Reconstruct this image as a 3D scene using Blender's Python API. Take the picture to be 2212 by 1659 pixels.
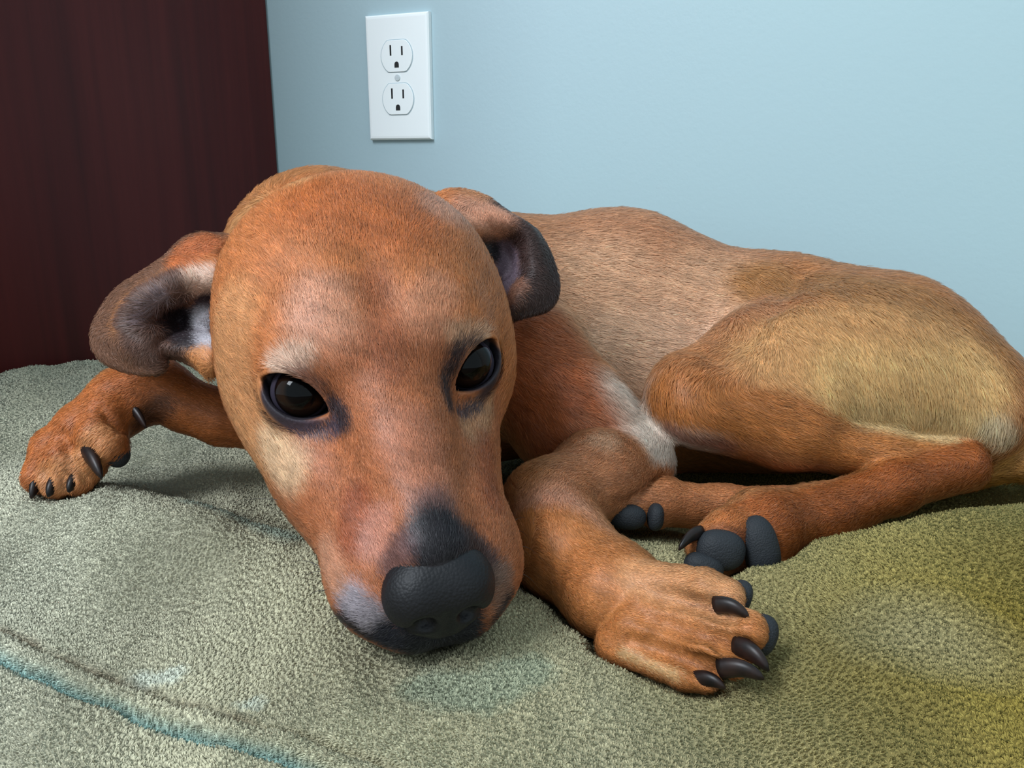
import bpy, bmesh, math, os
import numpy as np
from mathutils import Vector, Matrix

rng = np.random.default_rng(7)
for o in list(bpy.data.objects):
    bpy.data.objects.remove(o)
scene = bpy.context.scene
col = scene.collection
DRAFT = float(os.environ.get('DOG_DRAFT', '1.0'))      # >1 = coarser dog mesh while iterating
FUR = os.environ.get('DOG_FUR', '1') == '1'

# ------------------------------------------------------------------ camera
YAW, PITCH, FPX = math.radians(24.0), math.radians(15.0), 1800.0
CAM = np.array([0.0, 0.0, 0.34])
Fh = np.array([-math.sin(YAW), math.cos(YAW), 0.0])
CR = np.array([math.cos(YAW), math.sin(YAW), 0.0])
CF = Fh * math.cos(PITCH) + np.array([0, 0, -math.sin(PITCH)])
CU = Fh * math.sin(PITCH) + np.array([0, 0, math.cos(PITCH)])

def P(px, py, d):
    """a point in the room, seen at (px,py) in the photograph, d metres in front of the lens"""
    return CAM + d * (CF + (px - 1106.0) / FPX * CR - (py - 829.5) / FPX * CU)

cam_data = bpy.data.cameras.new('camera')
cam_data.sensor_width = 36.0
cam_data.lens = 36.0 * FPX / 2212.0
cam_data.clip_start = 0.01
cam = bpy.data.objects.new('camera', cam_data)
col.objects.link(cam)
mw = Matrix.Identity(4)
for i in range(3):
    mw[i][0], mw[i][1], mw[i][2], mw[i][3] = CR[i], CU[i], -CF[i], CAM[i]
cam.matrix_world = mw
scene.camera = cam

# ------------------------------------------------------------------ light
def lin(r, g, b):
    f = lambda c: (c / 12.92 if c <= 0.04045 else ((c + 0.055) / 1.055) ** 2.4)
    return (f(r / 255.0), f(g / 255.0), f(b / 255.0))

world = bpy.data.worlds.new('room_light')
scene.world = world
world.use_nodes = True
bg = world.node_tree.nodes['Background']
bg.inputs[0].default_value = (*lin(214, 232, 240), 1)
bg.inputs[1].default_value = 1.06

def area(name, loc, target, sx, sy, power, colour):
    l = bpy.data.lights.new(name, 'AREA')
    l.shape = 'RECTANGLE'; l.size = sx; l.size_y = sy
    l.energy = power; l.color = colour
    o = bpy.data.objects.new(name, l); col.objects.link(o)
    o.location = loc
    o.rotation_euler = (Vector(target) - Vector(loc)).to_track_quat('-Z', 'Y').to_euler()
    return o
area('window_daylight', (-0.75, -0.95, 1.75), (0.0, 0.45, 0.2), 0.65, 0.9, 48.0, lin(238, 246, 255))

scene.view_settings.view_transform = 'Standard'
scene.view_settings.look = 'None'
scene.view_settings.gamma = 1.0
scene.view_settings.exposure = 0.0
scene.view_settings.use_curve_mapping = False

# ------------------------------------------------------------------ helpers
def tag(o, label=None, category=None, kind=None, group=None):
    if label: o['label'] = label
    if category: o['category'] = category
    if kind: o['kind'] = kind
    if group: o['group'] = group
    return o

def link(name, me, mat=None, parent=None):
    o = bpy.data.objects.new(name, me)
    col.objects.link(o)
    if mat is not None:
        me.materials.append(mat)
    if parent is not None:
        o.parent = parent
    return o

def mesh_from(name, verts, faces, smooth=True):
    me = bpy.data.meshes.new(name)
    v = np.asarray(verts, dtype=np.float32)
    if isinstance(faces, np.ndarray):
        n, k = faces.shape
        me.vertices.add(len(v)); me.vertices.foreach_set('co', v.ravel())
        me.loops.add(n * k); me.loops.foreach_set('vertex_index', faces.astype(np.int32).ravel())
        me.polygons.add(n)
        me.polygons.foreach_set('loop_start', np.arange(0, n * k, k, dtype=np.int32))
        me.polygons.foreach_set('loop_total', np.full(n, k, dtype=np.int32))
        me.update(calc_edges=True)
        me.validate()
    else:
        me.from_pydata([tuple(map(float, p)) for p in v], [], faces)
        me.update()
    if smooth:
        me.polygons.foreach_set('use_smooth', np.ones(len(me.polygons), dtype=bool))
    return me

def new_mat(name):
    m = bpy.data.materials.new(name); m.use_nodes = True
    nt = m.node_tree
    return m, nt, nt.nodes['Principled BSDF']

def node(nt, kind, **kw):
    n = nt.nodes.new(kind)
    for k, v in kw.items():
        if k.startswith('i_'):
            n.inputs[k[2:].replace('_', ' ')].default_value = v
        else:
            setattr(n, k, v)
    return n

def ramp(nt, stops):
    n = nt.nodes.new('ShaderNodeValToRGB')
    el = n.color_ramp.elements
    while len(el) < len(stops): el.new(0.5)
    for e, (p, c) in zip(el, stops):
        e.position = p; e.color = (*c, 1) if len(c) == 3 else c
    return n

def bm_box(bm, lo, hi):
    vs = [bm.verts.new((x, y, z)) for z in (lo[2], hi[2]) for y in (lo[1], hi[1]) for x in (lo[0], hi[0])]
    for f in ((0, 2, 3, 1), (4, 5, 7, 6), (0, 1, 5, 4), (2, 6, 7, 3), (0, 4, 6, 2), (1, 3, 7, 5)):
        bm.faces.new([vs[i] for i in f])

def box_obj(name, lo, hi, mat, parent=None, bevel=0.0, seg=3):
    bm = bmesh.new(); bm_box(bm, lo, hi)
    if bevel:
        bmesh.ops.bevel(bm, geom=bm.edges[:], offset=bevel, segments=seg, affect='EDGES', profile=0.6)
    me = bpy.data.meshes.new(name); bm.to_mesh(me); bm.free()
    return link(name, me, mat, parent)

# ------------------------------------------------------------------ room: wall, floor, cabinet
WALL_V = 0.737
m_wall, nt, b = new_mat('painted_wall')
tc = node(nt, 'ShaderNodeTexCoord')
nz = node(nt, 'ShaderNodeTexNoise', i_Scale=260.0, i_Detail=4.0)
nt.links.new(tc.outputs['Object'], nz.inputs['Vector'])
nz2 = node(nt, 'ShaderNodeTexNoise', i_Scale=1.6, i_Detail=2.0)
nt.links.new(tc.outputs['Object'], nz2.inputs['Vector'])
cr = ramp(nt, [(0.3, lin(170, 192, 202)), (0.7, lin(172, 199, 205))])
nt.links.new(nz2.outputs['Fac'], cr.inputs['Fac'])
nt.links.new(cr.outputs['Color'], b.inputs['Base Color'])
bp = node(nt, 'ShaderNodeBump', i_Strength=0.12, i_Distance=0.001)
nt.links.new(nz.outputs['Fac'], bp.inputs['Height'])
nt.links.new(bp.outputs['Normal'], b.inputs['Normal'])
b.inputs['Roughness'].default_value = 0.55

m_floor, nt, b = new_mat('floor_boards')
b.inputs['Base Color'].default_value = (*lin(120, 90, 62), 1); b.inputs['Roughness'].default_value = 0.5

wall = tag(box_obj('wall_back', (-2.2, WALL_V, 0.0), (2.2, WALL_V + 0.1, 2.4), m_wall), kind='structure')
floor = tag(box_obj('floor', (-2.2, -2.4, -0.06), (2.2, WALL_V, 0.0), m_floor), kind='structure')
m_trim, nt, b = new_mat('white_trim')
b.inputs['Base Color'].default_value = (*lin(222, 228, 228), 1); b.inputs['Roughness'].default_value = 0.4
base = tag(box_obj('baseboard_back', (-0.62, WALL_V - 0.014, 0.0), (2.2, WALL_V, 0.09), m_trim, bevel=0.004), kind='structure')

# dark wooden cabinet whose side panel stands square to the wall
m_wood, nt, b = new_mat('dark_cherry_wood')
tc = node(nt, 'ShaderNodeTexCoord')
mp = node(nt, 'ShaderNodeMapping'); mp.inputs['Scale'].default_value = (60.0, 60.0, 2.2)
nt.links.new(tc.outputs['Object'], mp.inputs['Vector'])
nz = node(nt, 'ShaderNodeTexNoise', i_Scale=1.0, i_Detail=6.0, i_Roughness=0.6)
nt.links.new(mp.outputs['Vector'], nz.inputs['Vector'])
mp2 = node(nt, 'ShaderNodeMapping'); mp2.inputs['Scale'].default_value = (9.0, 9.0, 0.8)
nt.links.new(tc.outputs['Object'], mp2.inputs['Vector'])
nzb = node(nt, 'ShaderNodeTexNoise', i_Scale=1.0, i_Detail=3.0)
nt.links.new(mp2.outputs['Vector'], nzb.inputs['Vector'])
mx = node(nt, 'ShaderNodeMath', operation='ADD')
nt.links.new(nz.outputs['Fac'], mx.inputs[0]); nt.links.new(nzb.outputs['Fac'], mx.inputs[1])
hf = node(nt, 'ShaderNodeMath', operation='MULTIPLY'); hf.inputs[1].default_value = 0.5
nt.links.new(mx.outputs[0], hf.inputs[0])
cr = ramp(nt, [(0.3, lin(52, 14, 13)), (0.5, lin(74, 22, 20)), (0.72, lin(92, 32, 28))])
nt.links.new(hf.outputs[0], cr.inputs['Fac'])
nt.links.new(cr.outputs['Color'], b.inputs['Base Color'])
b.inputs['Roughness'].default_value = 0.42
b.inputs['Specular IOR Level'].default_value = 0.22
bp = node(nt, 'ShaderNodeBump', i_Strength=0.08, i_Distance=0.001)
nt.links.new(nz.outputs['Fac'], bp.inputs['Height']); nt.links.new(bp.outputs['Normal'], b.inputs['Normal'])

CAB_U = -0.600
cab = bpy.data.objects.new('wooden_cabinet', None); col.objects.link(cab)
cab.location = (CAB_U - 0.25, 0.40, 0.0)
tag(cab, 'dark cherry wooden cabinet side standing against the wall left of the dog', 'cabinet')
def cab_part(name, lo, hi, bevel=0.002):
    l = np.array(cab.location)
    return box_obj(name, np.array(lo) - l, np.array(hi) - l, m_wood, cab, bevel)
cab_part('side_panel', (CAB_U - 0.02, 0.10, 0.0), (CAB_U, WALL_V - 0.002, 1.05))
cab_part('side_panel', (CAB_U - 0.52, 0.10, 0.0), (CAB_U - 0.50, WALL_V - 0.002, 1.05))
cab_part('top_board', (CAB_U - 0.535, 0.085, 1.05), (CAB_U + 0.015, WALL_V - 0.002, 1.075))
cab_part('base_board', (CAB_U - 0.50, 0.115, 0.05), (CAB_U - 0.02, WALL_V - 0.01, 0.07))
cab_part('back_board', (CAB_U - 0.50, WALL_V - 0.010, 0.07), (CAB_U - 0.02, WALL_V - 0.003, 1.05))
for k in range(2):
    cab_part('door', (CAB_U - 0.497 + k * 0.239, 0.10, 0.06), (CAB_U - 0.262 + k * 0.239, 0.12, 1.045), 0.003)

# ------------------------------------------------------------------ wall outlet
m_plate, nt, b = new_mat('white_plastic')
b.inputs['Base Color'].default_value = (*lin(248, 254, 255), 1); b.inputs['Roughness'].default_value = 0.35
m_slot, nt, b = new_mat('dark_slot')
b.inputs['Base Color'].default_value = (*lin(26, 28, 30), 1); b.inputs['Roughness'].default_value = 0.7
m_screw, nt, b = new_mat('painted_screw')
b.inputs['Base Color'].default_value = (*lin(206, 216, 220), 1); b.inputs['Roughness'].default_value = 0.3

oc = None
for dd in np.linspace(0.5, 1.2, 2801):          # where the sight line meets the wall
    q = P(866, 169, dd)
    if q[1] >= WALL_V:
        oc = q; break
outlet = bpy.data.objects.new('wall_outlet', None); col.objects.link(outlet)
outlet.location = (oc[0], WALL_V, oc[2])
tag(outlet, 'white duplex power outlet with rectangular cover plate on the blue-grey wall', 'outlet')

def prism(outline, y0, y1, bevel=0.0):
    bm = bmesh.new()
    a = [bm.verts.new((x, y0, z)) for x, z in outline]
    c = [bm.verts.new((x, y1, z)) for x, z in outline]
    n = len(outline)
    top = bm.faces.new(a); bm.faces.new(c[::-1])
    for i in range(n):
        bm.faces.new((a[i], c[i], c[(i + 1) % n], a[(i + 1) % n]))
    bmesh.ops.recalc_face_normals(bm, faces=bm.faces[:])
    if bevel:
        bmesh.ops.bevel(bm, geom=[e for e in top.edges], offset=bevel, segments=3, affect='EDGES', profile=0.6)
    me = bpy.data.meshes.new('prism'); bm.to_mesh(me); bm.free()
    return me

pw, ph = 0.0350, 0.0572
plate_me = prism([(-pw, -ph), (pw, -ph), (pw, ph), (-pw, ph)], -0.0058, 0.0, 0.0034)
link('cover_plate', plate_me, m_plate, outlet)

def receptacle_outline(r=0.0172, flat=0.0143, n=40):
    pts = []
    for i in range(n):
        a = 2 * math.pi * i / n
        x, z = r * math.cos(a), r * math.sin(a)
        pts.append((x, max(-flat, min(flat, z))))
    return pts
def receptacle(zc):
    gap = prism([(x * 1.045, z * 1.045) for x, z in receptacle_outline()], -0.0060, -0.004)
    g = link('receptacle_gap', gap, m_slot, outlet); g.location = (0, 0, zc)
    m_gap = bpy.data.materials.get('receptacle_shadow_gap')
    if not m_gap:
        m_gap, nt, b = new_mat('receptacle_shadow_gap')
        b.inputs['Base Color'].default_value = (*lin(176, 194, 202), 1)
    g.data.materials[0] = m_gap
    f = link('receptacle_face', prism(receptacle_outline(), -0.0068, -0.004, 0.0005), m_plate, outlet)
    f.location = (0, 0, zc)
    for (x, hgt) in ((-0.0063, 0.0094), (0.0063, 0.0080)):
        s = link('slot', prism([(x - 0.0009, 0.0015), (x + 0.0009, 0.0015), (x + 0.0009, 0.0015 + hgt), (x - 0.0009, 0.0015 + hgt)], -0.00695, -0.006), m_slot, f)
        s.location = (0, 0, -0.001)
    gr = [(-0.0024, -0.0105), (0.0024, -0.0105)] + [(0.0024 * math.cos(a), -0.0076 + 0.0026 * math.sin(a)) for a in np.linspace(0, math.pi, 9)]
    link('ground_hole', prism(gr, -0.00695, -0.006), m_slot, f)
receptacle(0.0195); receptacle(-0.0195)
sc = prism([(0.0030 * math.cos(a), 0.0030 * math.sin(a)) for a in np.linspace(0, 2 * math.pi, 20, endpoint=False)], -0.0068, -0.005, 0.0006)
so = link('screw', sc, m_screw, outlet)
link('screw_slot', prism([(-0.0024, -0.0004), (0.0024, -0.0004), (0.0024, 0.0004), (-0.0024, 0.0004)], -0.00690, -0.0064), m_screw, so)

# ------------------------------------------------------------------ dog bed (cushion)
def bed_height(u, v):
    z = np.full(np.shape(u), 0.160)
    def bump(px, py, d, su, sv, amp, rot=0.0):
        nonlocal z
        q = P(px, py, d)
        du, dv = u - q[0], v - q[1]
        c, s = math.cos(rot), math.sin(rot)
        a, bb = c * du + s * dv, -s * du + c * dv
        z = z + amp * np.exp(-0.5 * ((a / su) ** 2 + (bb / sv) ** 2))
    # the dog's weight makes a hollow along its body
    bump(1350, 800, 0.57, 0.22, 0.085, -0.030)
    bump(1850, 950, 0.49, 0.13, 0.07, -0.022)
    bump(1440, 1170, 0.39, 0.035, 0.020, 0.010)
    bump(1560, 1250, 0.34, 0.045, 0.040, -0.006)
    # a plump roll in front of the hind leg
    q = P(1560, 1200, 0.355)
    a = (u - q[0]) * CR[0] + (v - q[1]) * CR[1]
    bb = (u - q[0]) * Fh[0] + (v - q[1]) * Fh[1] - 0.10 * a
    t = np.clip(a / 0.155, 0, 1)
    rise = 0.047 * np.sin(t * math.pi / 2)
    z = z + rise * np.exp(-0.5 * (bb / np.where(bb > 0, 0.036, 0.075)) ** 2)
    # roll in front of the paw on the left
    bump(400, 1010, 0.385, 0.095, 0.020, 0.018, -0.06)
    bump(120, 1130, 0.40, 0.07, 0.03, 0.008, 0.0)
    bump(0, 800, 0.62, 0.12, 0.12, 0.030)
    return z

def bed_z(u, v):
    return float(bed_height(np.array(u), np.array(v)))

BED_U0, BED_U1, BED_V0, BED_V1 = -0.592, 0.60, 0.085, 0.722
def seg_dist(X, path):
    path = [np.asarray(p, float) for p in path]
    best = np.full(len(X), 1e9)
    if len(path) == 1:
        return np.linalg.norm(X - path[0], axis=1)
    for a, b in zip(path[:-1], path[1:]):
        v = b - a; L = v @ v + 1e-12
        t = np.clip((X - a) @ v / L, 0, 1)
        best = np.minimum(best, np.linalg.norm(X - a - t[:, None] * v, axis=1))
    return best
SEAM_V, GROOVE_V = 0.182, 0.1705
def wavy(u): return 0.0011 * np.sin(u * 37) + 0.0008 * np.sin(u * 83 + 1.3) + 0.0005 * np.sin(u * 190 + 0.4)
def sines(X, f, seed, m=8):
    r = np.random.default_rng(seed); out = np.zeros(len(X))
    for i in range(m):
        k = r.normal(size=2) * f; out += np.sin(X[:, :2] @ k + r.uniform(0, 6.28))
    return out / m ** 0.5
def fabric_colour(X):
    """colour of the fleece: sage at one end, olive at the other, with rubbed patches, a stained seam and painted-in light and shade"""
    u, v = X[:, 0], X[:, 1]
    def mixc(C, c, t): return C * (1 - t[:, None]) + np.array(lin(*c)) * t[:, None]
    a = u * CR[0] + v * CR[1]                              # along the photograph's width
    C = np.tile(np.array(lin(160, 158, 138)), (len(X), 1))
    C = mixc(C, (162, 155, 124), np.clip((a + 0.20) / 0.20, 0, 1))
    C = mixc(C, (150, 138, 88), np.clip((a - 0.03) / 0.12, 0, 1))  # yellowish colour cast towards the right, put into the fabric colour
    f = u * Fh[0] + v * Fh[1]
    C = mixc(C, (116, 100, 40), np.clip((a - 0.03) / 0.14, 0, 1) * np.clip((0.36 - f) / 0.10, 0, 1) * 0.9)  # light falloff at the near right painted into the fleece
    n = sines(X, 45, 5)
    C = C * (1 + 0.055 * n)[:, None]
    C = mixc(C, (152, 150, 128), np.clip(sines(X, 28, 8) - 0.5, 0, 1) * 0.5)
    def patch(pts, r0, r1, c, k):
        nonlocal C
        p2 = [np.array([q[0], q[1], 0]) for q in pts]
        Y = np.stack([u, v, np.zeros_like(u)], 1) + 0.0015 * np.stack([sines(X, 500, 3), sines(X, 500, 4), 0 * u], 1)
        d = seg_dist(Y, p2); t = np.clip((r1 - d) / (r1 - r0), 0, 1) * k
        C = mixc(C, c, t)
    patch([P(930, 1405, .292), P(1040, 1440, .286), P(1130, 1370, .297)], .007, .014, (108, 138, 124), .35)  # teal shade under the nose, painted on
    patch([P(420, 1000, .40), P(530, 1040, .388), P(610, 1090, .375)], .004, .012, (116, 144, 136), .5)  # teal shade beside the cheek, painted into the fleece too
    patch([P(310, 1455, .30), P(370, 1450, .30)], .002, .007, (176, 182, 168), .7)
    patch([P(540, 1530, .285)], .002, .006, (176, 184, 170), .6)
    w = wavy(u)
    brown = np.exp(-((v - SEAM_V - w) / 0.0024) ** 2) * np.clip(0.75 + 0.5 * sines(X, 160, 11), 0.15, 1) * np.clip((-0.02 - a) / 0.08, 0, 1)
    C = mixc(C, (98, 84, 66), brown * 0.85)
    teal = np.exp(-((v - GROOVE_V - w) / 0.0022) ** 2) * np.clip((0.0 - a) / 0.06, 0, 1)  # shade lying in the groove, painted as a teal strip
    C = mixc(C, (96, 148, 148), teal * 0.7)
    return C

m_bed, nt, b = new_mat('olive_fleece')
an = node(nt, 'ShaderNodeAttribute', attribute_name='fabric')
tc = node(nt, 'ShaderNodeTexCoord')
mid = node(nt, 'ShaderNodeTexVoronoi', i_Scale=420.0)
nt.links.new(tc.outputs['Object'], mid.inputs['Vector'])
cr2 = ramp(nt, [(0.0, (0.86, 0.86, 0.86)), (0.5, (0.84, 0.84, 0.84)), (0.8, (0.78, 0.78, 0.78))])
nt.links.new(mid.outputs['Distance'], cr2.inputs['Fac'])
mul = node(nt, 'ShaderNodeMix', data_type='RGBA', blend_type='MULTIPLY'); mul.inputs['Factor'].default_value = 1.0
nt.links.new(an.outputs['Color'], mul.inputs['A']); nt.links.new(cr2.outputs['Color'], mul.inputs['B'])
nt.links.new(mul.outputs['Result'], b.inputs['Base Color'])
b.inputs['Roughness'].default_value = 0.95
b.inputs['Specular IOR Level'].default_value = 0.1

bed = bpy.data.objects.new('dog_bed', None); col.objects.link(bed)
bed.location = (0.0, 0.44, 0.0)
tag(bed, 'thick olive-green fleece dog bed cushion under the dog', 'dog bed')
def hair_object(name, pts, radii, colours, normals, mat, parent, origin):
    n, k = pts.shape[:2]
    hc = bpy.data.hair_curves.new(name)
    hc.add_curves([k] * n)
    hc.attributes['position'].data.foreach_set('vector', (pts - origin).astype(np.float32).ravel())
    ra = hc.attributes.get('radius') or hc.attributes.new('radius', 'FLOAT', 'POINT')
    ra.data.foreach_set('value', radii.astype(np.float32).ravel())
    ca = hc.attributes.new('fur_colour', 'FLOAT_COLOR', 'CURVE')
    ca.data.foreach_set('color', np.concatenate([np.clip(colours, 0, 1), np.ones((n, 1))], 1).astype(np.float32).ravel())
    na = hc.attributes.new('skin_normal', 'FLOAT_VECTOR', 'CURVE')
    na.data.foreach_set('vector', normals.astype(np.float32).ravel())
    hc.materials.append(mat)
    o = bpy.data.objects.new(name, hc); col.objects.link(o); o.parent = parent
    return o
def strand_material(name, rough, spec):
    m, nt, b = new_mat(name)
    a1 = node(nt, 'ShaderNodeAttribute', attribute_name='fur_colour')
    a2 = node(nt, 'ShaderNodeAttribute', attribute_name='skin_normal')
    nt.links.new(a1.outputs['Color'], b.inputs['Base Color'])
    nt.links.new(a2.outputs['Vector'], b.inputs['Normal'])
    b.inputs['Roughness'].default_value = rough; b.inputs['Specular IOR Level'].default_value = spec
    return m

# ------------------------------------------------------------------ implicit-surface toolkit
class Field:
    def __init__(s, lo, hi, h):
        s.h = h; s.lo = np.array(lo, float)
        s.n = np.ceil((np.array(hi) - s.lo) / h).astype(int) + 1
        s.F = np.full(s.n, 1.0, dtype=np.float32)
    def sl(s, lo, hi, pad):
        a = np.floor((np.array(lo) - pad - s.lo) / s.h).astype(int); c = np.ceil((np.array(hi) + pad - s.lo) / s.h).astype(int) + 1
        a = np.clip(a, 0, s.n); c = np.clip(c, 0, s.n)
        if np.any(c <= a): return None
        return tuple(slice(i, j) for i, j in zip(a, c))
    def grid(s, sl):
        ax = [(s.lo[i] + s.h * np.arange(sl[i].start, sl[i].stop)).astype(np.float32) for i in range(3)]
        return ax[0][:, None, None], ax[1][None, :, None], ax[2][None, None, :]

def smin(a, b, k):
    if k <= 0: return np.minimum(a, b)
    h = np.maximum(k - np.abs(a - b), 0) / k
    return np.minimum(a, b) - h * h * (k * 0.25)
def smax(a, b, k):
    return -smin(-a, -b, k)

class Cone:      # round cone, radius runs from r1 to r2
    def __init__(s, p1, r1, p2, r2, k=None, sub=False):
        s.p1, s.p2, s.r1, s.r2, s.k, s.sub = np.array(p1, float), np.array(p2, float), r1, r2, k, sub
        s.lo = np.minimum(s.p1 - r1, s.p2 - r2); s.hi = np.maximum(s.p1 + r1, s.p2 + r2)
    def d(s, X, Y, Z):
        v = (s.p2 - s.p1).astype(np.float32); L = float(v @ v) + 1e-12
        x, y, z = X - np.float32(s.p1[0]), Y - np.float32(s.p1[1]), Z - np.float32(s.p1[2])
        t = np.clip((x * v[0] + y * v[1] + z * v[2]) / np.float32(L), 0, 1)
        return np.sqrt((x - t * v[0]) ** 2 + (y - t * v[1]) ** 2 + (z - t * v[2]) ** 2) - (np.float32(s.r1) + t * np.float32(s.r2 - s.r1))
class Ell:       # ellipsoid with rotation matrix (columns = axes)
    def __init__(s, c, r, R=None, k=None, sub=False):
        s.c = np.array(c, float); s.r = np.array(r, float); s.R = np.eye(3) if R is None else np.array(R, float)
        s.k, s.sub = k, sub
        e = np.sqrt(((s.R * s.r) ** 2).sum(1)); s.lo, s.hi = s.c - e, s.c + e
    def d(s, X, Y, Z):
        x, y, z = X - np.float32(s.c[0]), Y - np.float32(s.c[1]), Z - np.float32(s.c[2])
        q = [(x * np.float32(s.R[0, i]) + y * np.float32(s.R[1, i]) + z * np.float32(s.R[2, i])) for i in range(3)]
        k0 = np.sqrt(sum((q[i] / np.float32(s.r[i])) ** 2 for i in range(3)))
        k1 = np.sqrt(sum((q[i] / np.float32(s.r[i] ** 2)) ** 2 for i in range(3))) + 1e-9
        return k0 * (k0 - 1) / k1
class Almond:    # eyelid opening: two cylinders crossing, pushed outwards
    def __init__(s, c, R, half, up, down, depth, k=None):
        s.c, s.R, s.k, s.sub = np.array(c, float), np.array(R, float), k, True
        s.half, s.up, s.down, s.depth = half, up, down, depth
        s.lo, s.hi = s.c - depth, s.c + depth
    def d(s, X, Y, Z):
        x, y, z = X - np.float32(s.c[0]), Y - np.float32(s.c[1]), Z - np.float32(s.c[2])
        a, b, w = [(x * np.float32(s.R[0, i]) + y * np.float32(s.R[1, i]) + z * np.float32(s.R[2, i])) for i in range(3)]
        Ru = (s.half ** 2 + s.up ** 2) / (2 * s.up); Rd = (s.half ** 2 + s.down ** 2) / (2 * s.down)
        d1 = np.sqrt(a * a + (b + np.float32(Ru - s.up)) ** 2) - np.float32(Ru)
        d2 = np.sqrt(a * a + (b - np.float32(Rd - s.down)) ** 2) - np.float32(Rd)
        return np.maximum(np.maximum(d1, d2), -w)
class Patch:     # thin sheet through a net of points
    def __init__(s, net, rad, nu=60, nv=40, k=None):
        net = np.array(net, float)                       # rows x cols x 3
        s.pts, s.rad, s.k, s.sub = spline_net(net, nu, nv).reshape(-1, 3), rad, k, False
        s.lo, s.hi = s.pts.min(0) - rad, s.pts.max(0) + rad
    def d(s, X, Y, Z):
        ax = [X.ravel(), Y.ravel(), Z.ravel()]
        out = np.full((len(ax[0]), len(ax[1]), len(ax[2])), 0.02, dtype=np.float32)
        h = ax[0][1] - ax[0][0]; reach = s.rad + 0.006
        for p in s.pts.astype(np.float32):
            i0 = [max(int((p[j] - reach - ax[j][0]) / h), 0) for j in range(3)]
            i1 = [max(int((p[j] + reach - ax[j][0]) / h) + 2, 0) for j in range(3)]
            sl = tuple(slice(a, c) for a, c in zip(i0, i1))
            g = out[sl]
            if g.size == 0: continue
            dd = np.sqrt(((ax[0][sl[0]] - p[0]) ** 2)[:, None, None] + ((ax[1][sl[1]] - p[1]) ** 2)[None, :, None] + ((ax[2][sl[2]] - p[2]) ** 2)[None, None, :]) - np.float32(s.rad)
            np.minimum(g, dd, out=g)
        return out

def catmull(pts, n):
    pts = np.asarray(pts, float); m = len(pts)
    ext = np.concatenate([[2 * pts[0] - pts[1]], pts, [2 * pts[-1] - pts[-2]]])
    t = np.linspace(0, m - 1, n); i = np.minimum(t.astype(int), m - 2); f = (t - i).reshape((-1,) + (1,) * (pts.ndim - 1))
    a, b, c, d = ext[i], ext[i + 1], ext[i + 2], ext[i + 3]
    return 0.5 * (2 * b + (c - a) * f + (2 * a - 5 * b + 4 * c - d) * f ** 2 + (3 * b - a - 3 * c + d) * f ** 3)
def spline_net(net, nu, nv):
    a = catmull(net, nu)                                   # along rows
    return np.swapaxes(catmull(np.swapaxes(a, 0, 1), nv), 0, 1)

def chain(pts, k=0.012):
    """pts: (px, py, depth, radius) in the photograph's frame -> list of round cones"""
    q = [(P(a, b, d), r) for a, b, d, r in pts]
    return [Cone(q[i][0], q[i][1], q[i + 1][0], q[i + 1][1], k) for i in range(len(q) - 1)]

def render_groups(field, groups):
    for prims, kg in groups:
        lo = np.min([p.lo for p in prims], 0); hi = np.max([p.hi for p in prims], 0)
        sl = field.sl(lo, hi, 0.022)
        if sl is None: continue
        g = np.full([s.stop - s.start for s in sl], 1.0, dtype=np.float32)
        base = [s.start for s in sl]
        for p in prims:
            ps = field.sl(p.lo, p.hi, 0.022)
            if ps is None: continue
            X, Y, Z = field.grid(ps)
            loc = tuple(slice(s.start - b0, s.stop - b0) for s, b0 in zip(ps, base))
            d = p.d(X, Y, Z)
            if p.sub: g[loc] = smax(g[loc], -d, p.k)
            else: g[loc] = smin(g[loc], d, p.k)
        field.F[sl] = smin(field.F[sl], g, kg)

def surface_nets(field):
    F = field.F; S = F < 0
    c = S[:-1, :-1, :-1].astype(np.int8)
    for i in (0, 1):
        for j in (0, 1):
            for k in (0, 1):
                if i + j + k: c += S[i:S.shape[0] - 1 + i, j:S.shape[1] - 1 + j, k:S.shape[2] - 1 + k]
    act = np.argwhere((c > 0) & (c < 8))
    idm = np.full(c.shape, -1, dtype=np.int32); idm[act[:, 0], act[:, 1], act[:, 2]] = np.arange(len(act))
    offs = np.array([(i, j, k) for i in (0, 1) for j in (0, 1) for k in (0, 1)])
    val = np.stack([F[act[:, 0] + o[0], act[:, 1] + o[1], act[:, 2] + o[2]] for o in offs], 1)
    acc = np.zeros((len(act), 3)); cnt = np.zeros(len(act))
    for a in range(8):
        for b in range(a + 1, 8):
            if np.abs(offs[a] - offs[b]).sum() != 1: continue
            m = (val[:, a] < 0) != (val[:, b] < 0)
            t = val[m, a] / (val[m, a] - val[m, b])
            acc[m] += offs[a] + t[:, None] * (offs[b] - offs[a]); cnt[m] += 1
    V = field.lo + field.h * (act + acc / cnt[:, None])
    Q = []
    for ax in range(3):
        sl0 = [slice(None)] * 3; sl1 = [slice(None)] * 3
        sl0[ax] = slice(0, -1); sl1[ax] = slice(1, None)
        e = np.argwhere(S[tuple(sl0)] != S[tuple(sl1)])
        b1, b2 = (ax + 1) % 3, (ax + 2) % 3
        ok = (e[:, b1] > 0) & (e[:, b2] > 0) & (e[:, b1] < c.shape[b1]) & (e[:, b2] < c.shape[b2])
        e = e[ok]
        inside = S[e[:, 0], e[:, 1], e[:, 2]]
        def cell(o1, o2):
            q = e.copy(); q[:, b1] -= o1; q[:, b2] -= o2
            return idm[q[:, 0], q[:, 1], q[:, 2]]
        quad = np.stack([cell(1, 1), cell(0, 1), cell(0, 0), cell(1, 0)], 1)
        quad[~inside] = quad[~inside][:, ::-1]
        Q.append(quad)
    return V, np.concatenate(Q)

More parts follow.
